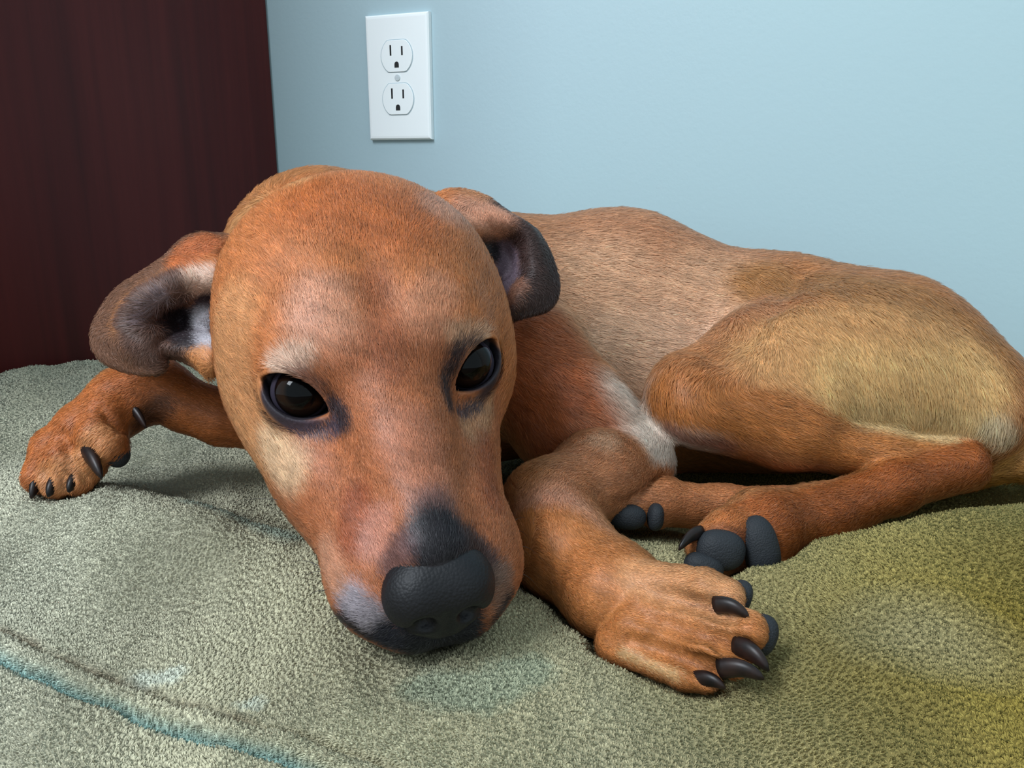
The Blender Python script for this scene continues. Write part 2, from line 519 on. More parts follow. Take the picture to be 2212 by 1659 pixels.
# ------------------------------------------------------------------ the dog: head frame
eL, eR, nose_p = P(650, 860, 0.328), P(1015, 798, 0.346), P(957, 1290, 0.292)
HO = (eL + eR) / 2
HX = (eL - eR); HX /= np.linalg.norm(HX)                  # towards the dog's right
hv = nose_p - HO; hv -= HX * (hv @ HX); hv /= np.linalg.norm(hv)
hz = np.cross(HX, hv)
HY = 0.953 * hv + 0.303 * hz; HZ = np.cross(HX, HY)
HR = np.stack([HX, HY, HZ], 1)
def H(x, y, z):
    return HO + HR @ (np.array([x, y, z]) * 0.001)
def hm(v):                                                # head-frame direction -> room
    w = HR @ np.array(v, float); return w / np.linalg.norm(w)

def hell(c, r, k=0.010, rot=None, mirror=True, sub=False):
    out = []
    for s in ((1, -1) if mirror else (1,)):
        R = HR
        if rot is not None:
            rx, ry, rz = rot
            M = Matrix.Rotation(rz * s, 3, 'Z') @ Matrix.Rotation(ry * s, 3, 'Y') @ Matrix.Rotation(rx, 3, 'X')
            R = HR @ np.array(M)
        out.append(Ell(H(c[0] * s, c[1], c[2]), np.array(r) * 0.001, R, k, sub))
    return out
def hcone(a, ra, b, rb, k=0.010, mirror=True, sub=False):
    return [Cone(H(a[0] * s, a[1], a[2]), ra * 0.001, H(b[0] * s, b[1], b[2]), rb * 0.001, k, sub) for s in ((1, -1) if mirror else (1,))]

EYE_R = 0.0118
EYES = []
for s in (1, -1):
    c = H(34.0 * s, -4, 0)
    w = hm((0.34 * s, 0.82, 0.46))
    EYES.append((s, c, w))

head = []
head += hell((0, -64, 3), (62, 69, 45), mirror=False)
head += hell((40, -46, -24), (26, 44, 34), 0.018)
head += hell((21, -14, 10), (22, 22, 18), 0.018)
head += hell((30, 6, -33), (22, 40, 25), 0.016, rot=(0, 0, 0.22), mirror=False)
head += [Ell(H(-28, 2, -33), np.array((18, 36, 25)) * 0.001, HR @ np.array(Matrix.Rotation(-0.24, 3, 'Z')), 0.012)]
head += hcone((0, -20, 8), 24, (0, 30, -10), 18, 0.014, mirror=False)
head += hcone((0, 20, -8), 18, (0, 72, -21), 14.5, 0.012, mirror=False)
head += hell((19, 40, -38), (18, 44, 23), 0.014)
head += hell((17, 62, -43), (19, 22, 19), 0.010)
head += hell((9, 78, -48), (13, 13, 11), 0.008)
head += hcone((0, 0, -52), 24, (0, 66, -57), 14, 0.014, mirror=False)
for s, c, w in EYES:
    head.append(Ell(c + w * 0.0003, (0.0143,) * 3, None, 0.008))
    # brow fold above the eye, bag below it
head += hcone((0, -40, 58), 3, (0, -8, 38.5), 3, 0.022, mirror=False, sub=True)
EYEFRAME = []
for s, c, w in EYES:
    up = HZ * 1.0; up = up - w * (up @ w); up /= np.linalg.norm(up)
    a = np.cross(up, w)
    R = np.stack([a, up, w], 1)
    T = Matrix.Rotation(math.radians(20) * (-1 if s > 0 else 1), 3, 'Z')
    R = R @ np.array(T)
    EYEFRAME.append(R)
    head.append(Almond(c, R, 0.0152, 0.0090, 0.0074, 0.05, 0.0014))
    head.append(Ell(c, (EYE_R + 0.0003,) * 3, None, 0.0008, True))

neck = []
neck += [Cone(H(0, -78, -14), 0.058, P(700, 580, 0.475), 0.050, 0.02)]
neck += chain([(700, 580, 0.475, 0.050), (860, 660, 0.52, 0.068), (1080, 725, 0.575, 0.077), (1330, 712, 0.60, 0.080),
               (1500, 775, 0.59, 0.074), (1680, 784, 0.57, 0.069), (1880, 806, 0.55, 0.061), (2040, 900, 0.53, 0.047)], 0.02)
neck += [Cone(P(1270, 820, 0.56), 0.056, P(1380, 880, 0.555), 0.046, 0.02)]
neck += [Cone(P(760, 800, 0.47), 0.055, P(1020, 800, 0.53), 0.058, 0.02)]

thigh = chain([(1950, 820, 0.525, 0.050), (1820, 805, 0.505, 0.048), (1720, 805, 0.492, 0.044)], 0.018)
thigh += chain([(1860, 815, 0.50, 0.040), (2080, 875, 0.50, 0.035)], 0.018)
knee = chain([(1760, 800, 0.492, 0.044), (1650, 815, 0.480, 0.036), (1500, 855, 0.460, 0.0215)], 0.018)
knee += chain([(1700, 880, 0.47, 0.028), (1500, 862, 0.460, 0.0215)], 0.018)
shin = chain([(1500, 868, 0.460, 0.0205), (1700, 935, 0.460, 0.0175), (1900, 990, 0.462, 0.0125), (2075, 1003, 0.468, 0.0125)], 0.010)
shin2 = chain([(2085, 1007, 0.468, 0.0130), (1930, 1050, 0.447, 0.0125), (1760, 1120, 0.425, 0.0150), (1640, 1135, 0.40, 0.0165)], 0.010)
arm = chain([(1130, 790, 0.500, 0.040), (1250, 920, 0.475, 0.030), (1370, 1000, 0.46, 0.0195)], 0.020)
fore = chain([(1375, 1000, 0.458, 0.0205), (1290, 1030, 0.43, 0.0215), (1185, 1092, 0.400, 0.0195)], 0.010)
fore += chain([(1185, 1094, 0.400, 0.0195), (1212, 1180, 0.375, 0.0200), (1320, 1275, 0.347, 0.0180), (1400, 1320, 0.336, 0.0160)], 0.012)
TOES_A = ([(1390, 1262, 0.334, 0.0100), (1470, 1268, 0.324, 0.0078), (1520, 1276, 0.317, 0.0080), (1566, 1290, 0.3135, 0.0072)],
          [(1390, 1315, 0.328, 0.0105), (1500, 1332, 0.314, 0.0076), (1560, 1346, 0.307, 0.0082), (1612, 1362, 0.3025, 0.0074)],
          [(1370, 1358, 0.324, 0.0105), (1470, 1386, 0.310, 0.0074), (1530, 1405, 0.302, 0.0082), (1578, 1424, 0.2985, 0.0068)],
          [(1335, 1388, 0.326, 0.0090), (1430, 1428, 0.311, 0.0066), (1480, 1446, 0.304, 0.0070), (1520, 1462, 0.3005, 0.0056)])
toesA = []
for t in TOES_A:
    toesA += chain(t, 0.0022)
def ray_depth(px, py, prims, d0=0.24, d1=0.62):
    ds = np.arange(d0, d1, 0.0005)
    Q = P(px, py, 0.0)[None] + ds[:, None] * (P(px, py, 1.0) - P(px, py, 0.0))[None]
    X, Y, Z = (Q[:, i].astype(np.float32) for i in range(3))
    g = np.full(len(ds), 1.0, dtype=np.float32)
    for p in prims: g = smin(g, p.d(X, Y, Z), p.k)
    m = np.where(g < 0)[0]
    return ds[m[0]] if len(m) else None
def clefts(prims, paths, r=0.0014, k=0.0042, sink=-0.0004):
    out = []
    for path in paths:
        q = []
        for px, py in path:
            d = ray_depth(px, py, prims)
            if d is not None: q.append(P(px, py, d + sink))
        for i in range(len(q) - 1):
            out.append(Cone(q[i], r * (0.35 + 0.65 * i / max(len(q) - 2, 1)), q[i + 1], r * (0.35 + 0.65 * (i + 1) / max(len(q) - 2, 1)), k, True))
    return out
fore += toesA
foot2 = chain([(1740, 1098, 0.45, 0.0120), (1560, 1100, 0.445, 0.0115), (1430, 1085, 0.435, 0.0115)], 0.008)
foot2 += chain([(1430, 1074, 0.435, 0.0105), (1385, 1082, 0.43, 0.0100), (1345, 1100, 0.425, 0.0085)], 0.004)
foot2 += chain([(1440, 1085, 0.435, 0.0105), (1420, 1110, 0.428, 0.0075)], 0.004)
foot1 = chain([(1640, 1140, 0.40, 0.0165), (1575, 1150, 0.388, 0.0105), (1520, 1180, 0.382, 0.0085)], 0.006)
foot1 += chain([(1650, 1150, 0.40, 0.0170), (1650, 1210, 0.394, 0.0125)], 0.006)
foot1 += chain([(1600, 1165, 0.394, 0.0120), (1545, 1215, 0.386, 0.0085)], 0.006)
legR = chain([(640, 905, 0.47, 0.024), (480, 902, 0.452, 0.0128), (400, 875, 0.447, 0.0120), (345, 838, 0.445, 0.0130)], 0.010)
legR += chain([(345, 836, 0.445, 0.0130), (270, 862, 0.440, 0.0150), (190, 930, 0.430, 0.0160)], 0.010)
TOES_R = ([(180, 920, 0.430, 0.0115), (120, 970, 0.425, 0.0110), (85, 1030, 0.418, 0.0080)],
          [(190, 940, 0.428, 0.0115), (145, 990, 0.420, 0.0105), (125, 1040, 0.414, 0.0080)],
          [(210, 950, 0.427, 0.0110), (185, 1000, 0.418, 0.0095), (170, 1035, 0.414, 0.0075)],
          [(235, 895, 0.428, 0.0125), (220, 940, 0.420, 0.0110), (240, 962, 0.416, 0.0085)])
for t in TOES_R:
    legR += chain(t, 0.0030)
legR += clefts(legR, [[(140, 935), (150, 965), (165, 1000), (190, 1030)], [(105, 985), (100, 1015), (100, 1045)], [(150, 1000), (147, 1025), (145, 1050)], [(225, 880), (240, 905), (262, 925)]], 0.0013, 0.004)
legR += chain([(300, 850, 0.438, 0.0100), (285, 880, 0.432, 0.0055)], 0.005)
tail = chain([(2130, 870, 0.53, 0.022), (2280, 900, 0.53, 0.018), (2340, 950, 0.50, 0.015), (2270, 985, 0.485, 0.0135), (2130, 1000, 0.500, 0.0115)], 0.010)

def ear_net(outer, inner, deep):
    return np.array([[P(*p) for p in outer], [P(*p) for p in inner], [P(*p) for p in deep]])
earL_out = [(478, 530, .415), (425, 515, .418), (340, 575, .415), (252, 635, .412), (207, 715, .408), (222, 770, .402), (280, 796, .398), (342, 800, .396), (360, 768, .402), (405, 776, .402), (458, 808, .395)]
earL_in = [(470, 595, .402), (430, 605, .402), (372, 625, .398), (325, 648, .396), (302, 688, .396), (306, 715, .394), (322, 735, .393), (338, 752, .395), (358, 748, .397), (405, 754, .398), (458, 782, .392)]
earL_deep = [(470, 640, .412), (450, 655, .417), (420, 665, .419), (395, 675, .419), (385, 690, .419), (383, 700, .418), (388, 708, .417), (398, 714, .416), (410, 718, .415), (435, 725, .412), (462, 740, .402)]
earR_out = [(925, 445, .432), (985, 418, .440), (1045, 432, .445), (1108, 474, .445), (1158, 508, .445), (1190, 570, .444), (1200, 625, .440), (1182, 662, .436), (1125, 680, .430), (1104, 688, .432), (1096, 700, .434)]
earR_in = [(985, 480, .418), (1025, 487, .425), (1065, 483, .430), (1115, 487, .432), (1142, 512, .433), (1150, 560, .433), (1146, 595, .432), (1132, 620, .430), (1117, 640, .428), (1106, 665, .428), (1094, 690, .430)]
earR_deep = [(1000, 520, .428), (1035, 530, .440), (1070, 540, .448), (1092, 550, .450), (1102, 562, .450), (1105, 578, .450), (1103, 592, .449), (1098, 606, .447), (1092, 620, .444), (1085, 645, .440), (1078, 670, .436)]
earL = [Patch(ear_net(earL_out, earL_in, earL_deep), 0.0023, 44, 110, 0.003)]
earL += chain([(452, 690, .420, .0120), (425, 690, .4265, .0085)], 0.006)
earL += chain([(472, 760, .400, .0070), (412, 742, .406, .0045)], 0.006)
earL += chain([(480, 560, .425, .0130), (430, 560, .4245, .0110)], 0.006)
earR = [Patch(ear_net(earR_out, earR_in, earR_deep), 0.0023, 44, 110, 0.003)]
earR += chain([(1030, 560, .445, .0120), (1085, 580, .4555, .0080)], 0.006)
earR += chain([(970, 470, .440, .0130), (1030, 470, .4500, .0100)], 0.006)
ears = earL[:1] + earR[:1]

GROUPS = [(head, 0.0), (neck, 0.014), (earL, 0.005), (earR, 0.005), (thigh, 0.028), (knee, 0.010), (shin, 0.010), (shin2, 0.004), (arm, 0.010), (fore, 0.005), 
          (foot2, 0.002), (foot1, 0.005), (legR, 0.004), (tail, 0.006)]

CARVE = clefts(neck + thigh + knee, [[(1720, 590), (1670, 650), (1610, 715), (1560, 760)]], 0.0022, 0.016)
CARVE += clefts(fore, [[(1400, 1284), (1440, 1292), (1480, 1299)], [(1390, 1338), (1430, 1348), (1470, 1358)], [(1360, 1380), (1400, 1394), (1440, 1408)]], 0.0014, 0.006)
CARVE += clefts(fore, [[(1470, 1298), (1505, 1306), (1540, 1316), (1575, 1326)],
                       [(1460, 1356), (1510, 1370), (1555, 1384), (1600, 1400)],
                       [(1430, 1404), (1470, 1420), (1510, 1434), (1550, 1450)]], 0.0030, 0.0040, 0.0012)
CARVE += clefts(fore, [[(1345, 1085), (1390, 1058), (1430, 1030)]], 0.0012, 0.004)
def carve(field):
    for p in CARVE:
        sl = field.sl(p.lo, p.hi, 0.015)
        if sl is None: continue
        X, Y, Z = field.grid(sl)
        field.F[sl] = smax(field.F[sl], -p.d(X, Y, Z), p.k)
def build_dog_mesh():
    allp = [p for g, _ in GROUPS for p in g]
    lo = np.min([p.lo for p in allp], 0) - 0.008; hi = np.max([p.hi for p in allp], 0) + 0.008
    def box_of(prims, m=0.006):
        q = [p for p in prims if not p.sub]
        return np.min([p.lo for p in q], 0) - m, np.max([p.hi for p in q], 0) + m
    # fine boxes first (head, paws), the coarse body last; each keeps what no earlier box has built
    boxes = [(*box_of(head + ears), 0.0009), (*box_of(toesA), 0.0009), (*box_of(legR[2:]), 0.0011), (*box_of(foot1), 0.0012), (lo, hi, 0.0019)]
    Vs, Qs, done, n0 = [], [], [], 0
    m = 0.004
    for blo, bhi, h in boxes:
        f = Field(blo, bhi, h * DRAFT); render_groups(f, GROUPS); carve(f)
        V, Q = surface_nets(f); del f
        hide = np.zeros(len(Q), bool)
        for dlo, dhi in done:
            inside = np.all((V > dlo + m) & (V < dhi - m), 1)
            hide |= np.all(inside[Q], 1)
        Q = Q[~hide]
        used = np.zeros(len(V), bool); used[Q.ravel()] = True
        remap = np.cumsum(used) - 1
        Vs.append(V[used]); Qs.append(remap[Q] + n0); n0 += int(used.sum())
        done.append((blo, bhi))
    return np.concatenate(Vs), np.concatenate(Qs)
DV, DQ = build_dog_mesh()



dog = bpy.data.objects.new('dog', None); col.objects.link(dog)
DOG_O = np.array([0.0, 0.45, 0.15]); dog.location = DOG_O
tag(dog, 'short-haired tan dog lying curled on the olive bed, chin resting down', 'dog')


# ------------------------------------------------------------------ coat colours
def srgb(*c): return np.array(lin(*c))
def W(*p): return [P(*q) for q in p]
_c = (DV - CAM); _d = _c @ CF
_px = (_c @ CR) / _d * FPX + 1106; _py = 829.5 - (_c @ CU) / _d * FPX
_ZB = np.full((300, 420), 9.0)
_ok = (_px > 0) & (_px < 2500) & (_py > 0) & (_py < 1780)
np.minimum.at(_ZB, ((_py[_ok] / 6).astype(int), (_px[_ok] / 6).astype(int)), _d[_ok])
def S(*pix):
    """points of the coat that face the lens at these places of the photograph"""
    out = []
    for px, py in pix:
        i, j = int(py / 6), int(px / 6)
        d = _ZB[max(i - 1, 0):i + 2, max(j - 1, 0):j + 2].min()
        out.append(P(px, py, d if d < 5 else 0.45))
    return out

BASE = srgb(186, 124, 76)
PAINT = []      # path, full radius, fade radius, colour, strength
def brush(path, r0, r1, c, k=1.0): PAINT.append((path, r0 * 0.001, r1 * 0.001, srgb(*c), k))
# trunk
brush(S((1180, 560), (1350, 540), (1480, 560)), 30, 90, (196, 138, 100))
brush(S((1300, 620), (1400, 720), (1540, 640)), 18, 60, (216, 168, 132))
brush(S((1330, 760), (1420, 760)), 12, 40, (222, 182, 150), .9)
brush(S((1330, 860), (1400, 940), (1460, 990)), 12, 34, (222, 206, 190), .9)
brush(S((1150, 740), (1180, 860), (1220, 930)), 16, 44, (176, 98, 54))
brush(S((1640, 600), (1800, 610), (2000, 650), (2120, 740)), 12, 34, (176, 122, 72))
brush(S((1560, 720), (1650, 640)), 6, 16, (190, 130, 86), .8)
# haunch
brush(S((1700, 740), (1850, 720), (2050, 760)), 16, 40, (210, 158, 104))
brush(S((1830, 830), (1960, 830), (2090, 820)), 14, 36, (228, 182, 122))
brush(S((1860, 890), (1980, 915), (2100, 920)), 6, 20, (222, 188, 134), .8)
brush(S((2150, 905), (2185, 930)), 3, 13, (222, 206, 172), .65)
brush(W((2290, 985, .485), (2180, 992, .492)), 14, 22, (200, 146, 84))
# hind legs
brush(S((1430, 850), (1450, 850), (1560, 870), (1700, 910), (1850, 980), (2050, 1000)), 10, 20, (188, 120, 64))
brush(S((1440, 920), (1560, 960)), 3, 9, (150, 96, 74), .8)
brush(S((2125, 990), (2125, 1020), (2110, 1010), (1930, 1050), (1760, 1120), (1640, 1140)), 14, 20, (168, 94, 44))
brush(W((1740, 1080, .45), (1560, 1085, .445), (1400, 1078, .435)), 17, 24, (192, 124, 78))
brush(S((1600, 1120), (1540, 1150)), 6, 14, (186, 112, 58), .8)
# near foreleg
brush(S((1260, 940), (1370, 1000), (1290, 1060)), 16, 30, (190, 126, 84))
brush(S((1310, 940)), 4, 14, (206, 160, 124), .8)
brush(S((1180, 1080), (1230, 1130)), 8, 26, (208, 150, 120), .85)
brush(S((1180, 1210), (1330, 1310), (1500, 1390), (1600, 1430)), 22, 32, (190, 122, 68))
brush(S((1380, 1230), (1480, 1270), (1560, 1295)), 6, 14, (212, 154, 106), .85)
brush(S((1340, 1412), (1450, 1458)), 1, 4.5, (214, 182, 132), .7)
for pth in ([(1470, 1298), (1505, 1306), (1575, 1326)], [(1460, 1356), (1510, 1370), (1600, 1400)], [(1430, 1404), (1490, 1427), (1550, 1450)]):
    brush(S(*pth), 0.3, 2.6, (124, 70, 38), .6)
# far foreleg
brush(S((470, 900), (345, 830), (190, 920), (100, 1010)), 22, 32, (188, 110, 58))
brush(S((350, 885), (320, 915)), 4, 12, (76, 46, 32), .85)  # shade below the wrist painted into the coat
brush(S((215, 950), (180, 1010), (110, 1030)), 6, 13, (212, 148, 96), .8)
# head
HEADC = (196, 122, 72)
brush([H(0, -70, 10), H(0, -20, 10)], 78, 96, HEADC)
brush([H(0, 20, -20), H(0, 70, -30)], 44, 60, (180, 110, 70))
brush(S((700, 430), (850, 470)), 10, 36, (184, 104, 54), .9)
brush(S((500, 700), (500, 840), (560, 960)), 10, 26, (212, 152, 102), .85)
brush(S((690, 660), (700, 700)), 6, 22, (216, 158, 128), .8)
brush(S((920, 690), (950, 640)), 5, 16, (210, 150, 118), .6)
brush(S((810, 620), (840, 740), (850, 800)), 3, 12, (158, 92, 58), .75)
brush(S((600, 790), (660, 778)), 2.5, 8, (226, 190, 166), .9)
brush(S((985, 735), (1050, 730)), 2.5, 8, (208, 162, 128), .85)
brush(S((590, 980), (620, 1020)), 5, 16, (222, 186, 148), .85)
brush(S((1050, 880), (1030, 930)), 4, 11, (190, 144, 106), .75)
brush(S((880, 930), (930, 1050)), 6, 16, (190, 126, 96), .8)
brush(S((770, 1090), (760, 1170)), 4, 11, (152, 78, 44), .85)
brush(S((820, 1130), (810, 1180)), 4, 10, (200, 140, 120), .7)
brush(S((1060, 960), (1075, 1080)), 3, 10, (150, 78, 44), .7)
brush(S((940, 1100), (950, 1130)), 4, 14, (116, 90, 88), .8)
brush(S((950, 1160), (960, 1200)), 8, 16, (38, 34, 38))
brush(S((870, 1180), (850, 1230)), 3, 9, (96, 72, 74), .8)
brush(S((1020, 1180), (1050, 1240)), 5, 10, (56, 48, 52), .9)
brush(S((760, 1310), (810, 1350)), 5, 12, (160, 156, 164), .9)
brush(S((720, 1250), (700, 1200)), 4, 11, (196, 142, 112), .8)
brush(S((1085, 1250), (1080, 1300)), 3, 8, (140, 112, 98), .8)
brush(S((662, 1210), (690, 1280), (745, 1345), (800, 1382), (850, 1395)), 2.2, 5.5, (46, 38, 42))
brush([H(40, 40, -62), H(32, 70, -64), H(14, 84, -64)], 6, 9, (44, 38, 42))
brush(S((1100, 1300), (1070, 1345)), 2, 6, (50, 42, 44))
brush(S((850, 1375), (880, 1390)), 5, 10, (44, 44, 54))
brush([H(10, 86, -60), H(-10, 86, -60), H(-28, 78, -62)], 6, 12, (44, 38, 42))
brush([H(0, 88, -44), H(0, 84, -58)], 12, 17, (36, 35, 40))
brush(S((495, 490), (560, 425), (650, 385)), 2, 9, (210, 152, 100), .8)
# eye surrounds
brush(S((600, 838), (650, 810), (700, 845)), 1.5, 5, (104, 70, 60), .75)
brush(S((575, 860), (610, 908), (660, 928), (725, 930)), 2.5, 6.5, (70, 62, 76), .95)
brush(S((725, 885), (742, 918)), 2.5, 7, (44, 38, 46), .95)
brush(S((985, 775), (970, 830), (978, 880)), 2.0, 7.0, (46, 38, 44), .95)
brush(S((1000, 893), (1035, 880), (1070, 835)), 2.0, 5.5, (62, 52, 62), .9)
brush(S((1000, 752), (1035, 745), (1075, 765)), 1.5, 4.5, (60, 44, 44), .85)
for s_, c_, w_ in EYES:
    brush([c_], 14.2, 16.4, (40, 35, 42), 1.0)
# ears
brush([P(*p) for p in earL_out[1:8]], 11, 19, (120, 84, 64))
brush([P(*p) for p in earL_in[2:8]], 8, 14, (106, 76, 64))
brush([P(*p) for p in earL_deep], 9, 13, (66, 50, 56))
brush(S((395, 705), (375, 690), (410, 720)), 6, 12, (44, 34, 38))
brush(S((352, 640), (325, 668), (312, 690)), 1, 4.5, (150, 134, 140), .7)
brush(S((430, 610), (450, 605)), 3, 10, (226, 190, 168))
brush(S((440, 690), (448, 730)), 3, 9, (180, 174, 180))
brush(S((430, 775), (445, 800)), 4, 10, (206, 138, 84))
brush(S((435, 530), (400, 550)), 7, 14, (188, 106, 60))
brush([P(*p) for p in earR_out[3:9]], 12, 20, (62, 44, 40))
brush([P(*p) for p in earR_in[3:9]], 6, 12, (70, 50, 46))
brush([P(*p) for p in earR_deep[2:9]], 10, 16, (124, 108, 120))
brush(W((1045, 515, .434), (1060, 545, .438)), 4, 9, (30, 26, 30))
brush(W((1122, 622, .43), (1112, 650, .43)), 3, 7, (156, 108, 86))
brush(S((960, 450), (1020, 450), (1060, 460)), 7, 18, (206, 146, 116))
# pads' dark rims
brush(S((1560, 1190), (1640, 1190)), 8, 14, (110, 58, 34), .8)
brush(S((1905, 990)), 1.2, 2.2, (150, 154, 146))

def paint(X):
    C = np.tile(BASE, (len(X), 1))
    for path, r0, r1, c, k in PAINT:
        path = [np.asarray(p) for p in path]
        lo = np.min(path, 0) - r1; hi = np.max(path, 0) + r1
        m = np.where(np.all((X > lo) & (X < hi), 1))[0]
        if not len(m): continue
        d = seg_dist(X[m], path)
        t = np.clip((r1 - d) / (r1 - r0), 0, 1); t = t * t * (3 - 2 * t) * k
        C[m] = C[m] * (1 - t[:, None]) + c * t[:, None]
    return C

body_me = mesh_from('body', DV - DOG_O, DQ)
COAT = paint(DV)
at = body_me.attributes.new('coat', 'FLOAT_COLOR', 'POINT')
at.data.foreach_set('color', np.concatenate([COAT, np.ones((len(COAT), 1))], 1).astype(np.float32).ravel())
m_coat, nt, b = new_mat('tan_coat_skin')
an = node(nt, 'ShaderNodeAttribute', attribute_name='coat')
tc = node(nt, 'ShaderNodeTexCoord')
nz = node(nt, 'ShaderNodeTexNoise', i_Scale=900.0, i_Detail=3.0)
nt.links.new(tc.outputs['Object'], nz.inputs['Vector'])
cr = ramp(nt, [(0.3, (0.62, 0.62, 0.62)), (0.7, (0.9, 0.9, 0.9))])
nt.links.new(nz.outputs['Fac'], cr.inputs['Fac'])
mul = node(nt, 'ShaderNodeMix', data_type='RGBA', blend_type='MULTIPLY'); mul.inputs['Factor'].default_value = 1.0
nt.links.new(an.outputs['Color'], mul.inputs['A']); nt.links.new(cr.outputs['Color'], mul.inputs['B'])
nt.links.new(mul.outputs['Result'], b.inputs['Base Color'])
bp = node(nt, 'ShaderNodeBump', i_Strength=0.35, i_Distance=0.0006)
nt.links.new(nz.outputs['Fac'], bp.inputs['Height']); nt.links.new(bp.outputs['Normal'], b.inputs['Normal'])
b.inputs['Roughness'].default_value = 0.6; b.inputs['Specular IOR Level'].default_value = 0.3
body = link('body', body_me, m_coat, dog)

# ------------------------------------------------------------------ eyes
m_eye, nt, b = new_mat('brown_eye')
tc = node(nt, 'ShaderNodeTexCoord')
vl = node(nt, 'ShaderNodeVectorMath', operation='NORMALIZE'); nt.links.new(tc.outputs['Object'], vl.inputs[0])
sx = node(nt, 'ShaderNodeSeparateXYZ'); nt.links.new(vl.outputs['Vector'], sx.inputs['Vector'])
cr = ramp(nt, [(0.0, lin(70, 64, 76)), (0.50, lin(48, 44, 54)), (0.55, lin(6, 5, 6)), (0.66, lin(26, 15, 10)), (0.82, lin(30, 18, 11)), (0.90, lin(4, 4, 5)), (1.0, lin(3, 3, 4))])
nt.links.new(sx.outputs['Z'], cr.inputs['Fac']); nt.links.new(cr.outputs['Color'], b.inputs['Base Color'])
b.inputs['Roughness'].default_value = 0.03; b.inputs['Specular IOR Level'].default_value = 0.15
eye_lookat = {1: P(1080, 740, 0.02), -1: P(1120, 780, 0.02)}
for s, c, w in EYES:
    bm = bmesh.new(); bmesh.ops.create_uvsphere(bm, u_segments=64, v_segments=40, radius=EYE_R)
    for v in bm.verts:                                   # slight corneal bulge
        z = v.co.z / EYE_R
        if z > 0.62: v.co *= 1 + 0.045 * math.sin(min((z - 0.62) / 0.38, 1) * math.pi / 2) ** 2
    me = bpy.data.meshes.new('eye'); bm.to_mesh(me); bm.free()
    me.polygons.foreach_set('use_smooth', np.ones(len(me.polygons), dtype=bool))
    o = link('eye', me, m_eye, dog); o.location = c - DOG_O
    o['label'] = 'dark brown glossy eye'
    g = Vector(eye_lookat[s] - c)
    o.rotation_euler = g.to_track_quat('Z', 'Y').to_euler()

# ------------------------------------------------------------------ nose leather
def nose_mesh():
    pr = []
    pr += hell((0, 79, -27), (17.5, 13.5, 14.5), mirror=False)
    pr += hell((8.5, 84, -29), (11, 11, 12), 0.008)
    pr += hell((0, 84, -40), (10, 9, 8), 0.008, mirror=False)
    pr += hell((8.2, 95.5, -30.5), (4.3, 6, 4.0), 0.0025, rot=(0.5, 0.4, 0.0), sub=True)
    pr += hcone((12.5, 93, -34), 1.9, (19, 84, -38), 1.7, 0.003, sub=True)
    pr += hcone((0, 96, -27), 0.8, (0, 94, -50), 1.0, 0.0025, mirror=False, sub=True)
    lo = np.min([p.lo for p in pr if not p.sub], 0) - 0.003; hi = np.max([p.hi for p in pr if not p.sub], 0) + 0.003
    f = Field(lo, hi, 0.00055 * DRAFT); render_groups(f, [(pr, 0.0)])
    return surface_nets(f)
m_nose, nt, b = new_mat('black_nose_leather')
tc = node(nt, 'ShaderNodeTexCoord')
vo = node(nt, 'ShaderNodeTexVoronoi', i_Scale=900.0); nt.links.new(tc.outputs['Object'], vo.inputs['Vector'])
bp = node(nt, 'ShaderNodeBump', i_Strength=0.3, i_Distance=0.0005, invert=True)
nt.links.new(vo.outputs['Distance'], bp.inputs['Height']); nt.links.new(bp.outputs['Normal'], b.inputs['Normal'])
b.inputs['Base Color'].default_value = (*lin(13, 13, 17), 1); b.inputs['Roughness'].default_value = 0.55; b.inputs['Specular IOR Level'].default_value = 0.35
nv, nq = nose_mesh()
nose = link('nose', mesh_from('nose', nv - DOG_O, nq), m_nose, dog)
nose['label'] = 'black nose leather with nostrils'

# ------------------------------------------------------------------ claws and pads
m_claw, nt, b = new_mat('black_claw')
tc = node(nt, 'ShaderNodeTexCoord'); nz = node(nt, 'ShaderNodeTexNoise', i_Scale=160.0)
nt.links.new(tc.outputs['Object'], nz.inputs['Vector'])
cr = ramp(nt, [(0.35, lin(17, 13, 13)), (0.7, lin(42, 27, 23))])
nt.links.new(nz.outputs['Fac'], cr.inputs['Fac']); nt.links.new(cr.outputs['Color'], b.inputs['Base Color'])
b.inputs['Roughness'].default_value = 0.4; b.inputs['Specular IOR Level'].default_value = 0.3
def tube(path, radii, seg=12, flat=1.0, up=None):
    path = np.asarray(path, float); n = len(path); V = []; F = []
    T = np.gradient(path, axis=0); T /= np.linalg.norm(T, axis=1)[:, None]
    ref = np.array([0, 0, 1.0]) if up is None else np.asarray(up, float)
    for i in range(n):
        a = np.cross(ref, T[i]); a /= np.linalg.norm(a) + 1e-9; c = np.cross(T[i], a)
        for j in range(seg):
            th = 2 * math.pi * j / seg
            V.append(path[i] + radii[i] * (math.cos(th) * a * flat + math.sin(th) * c))
    for i in range(n - 1):
        for j in range(seg):
            F.append((i * seg + j, i * seg + (j + 1) % seg, (i + 1) * seg + (j + 1) % seg, (i + 1) * seg + j))
    F.append(tuple(range(seg))[::-1]); F.append(tuple((n - 1) * seg + j for j in range(seg)))
    return V, F
def claw(base, tip, r, sag=0.0025):
    a, b_ = P(*base), P(*tip); n = 10
    t = np.linspace(0, 1, n)
    path = a + (b_ - a) * t[:, None] + np.array([0, 0, 1.0]) * (sag * np.sin(t * math.pi * 0.9))[:, None]
    rad = r * np.sqrt(np.clip(1 - t ** 1.8, 0.02, 1))
    V, F = tube(path, rad, 12, 0.72)
    return link('claw', mesh_from('claw', np.array(V) - DOG_O, F), m_claw, dog)
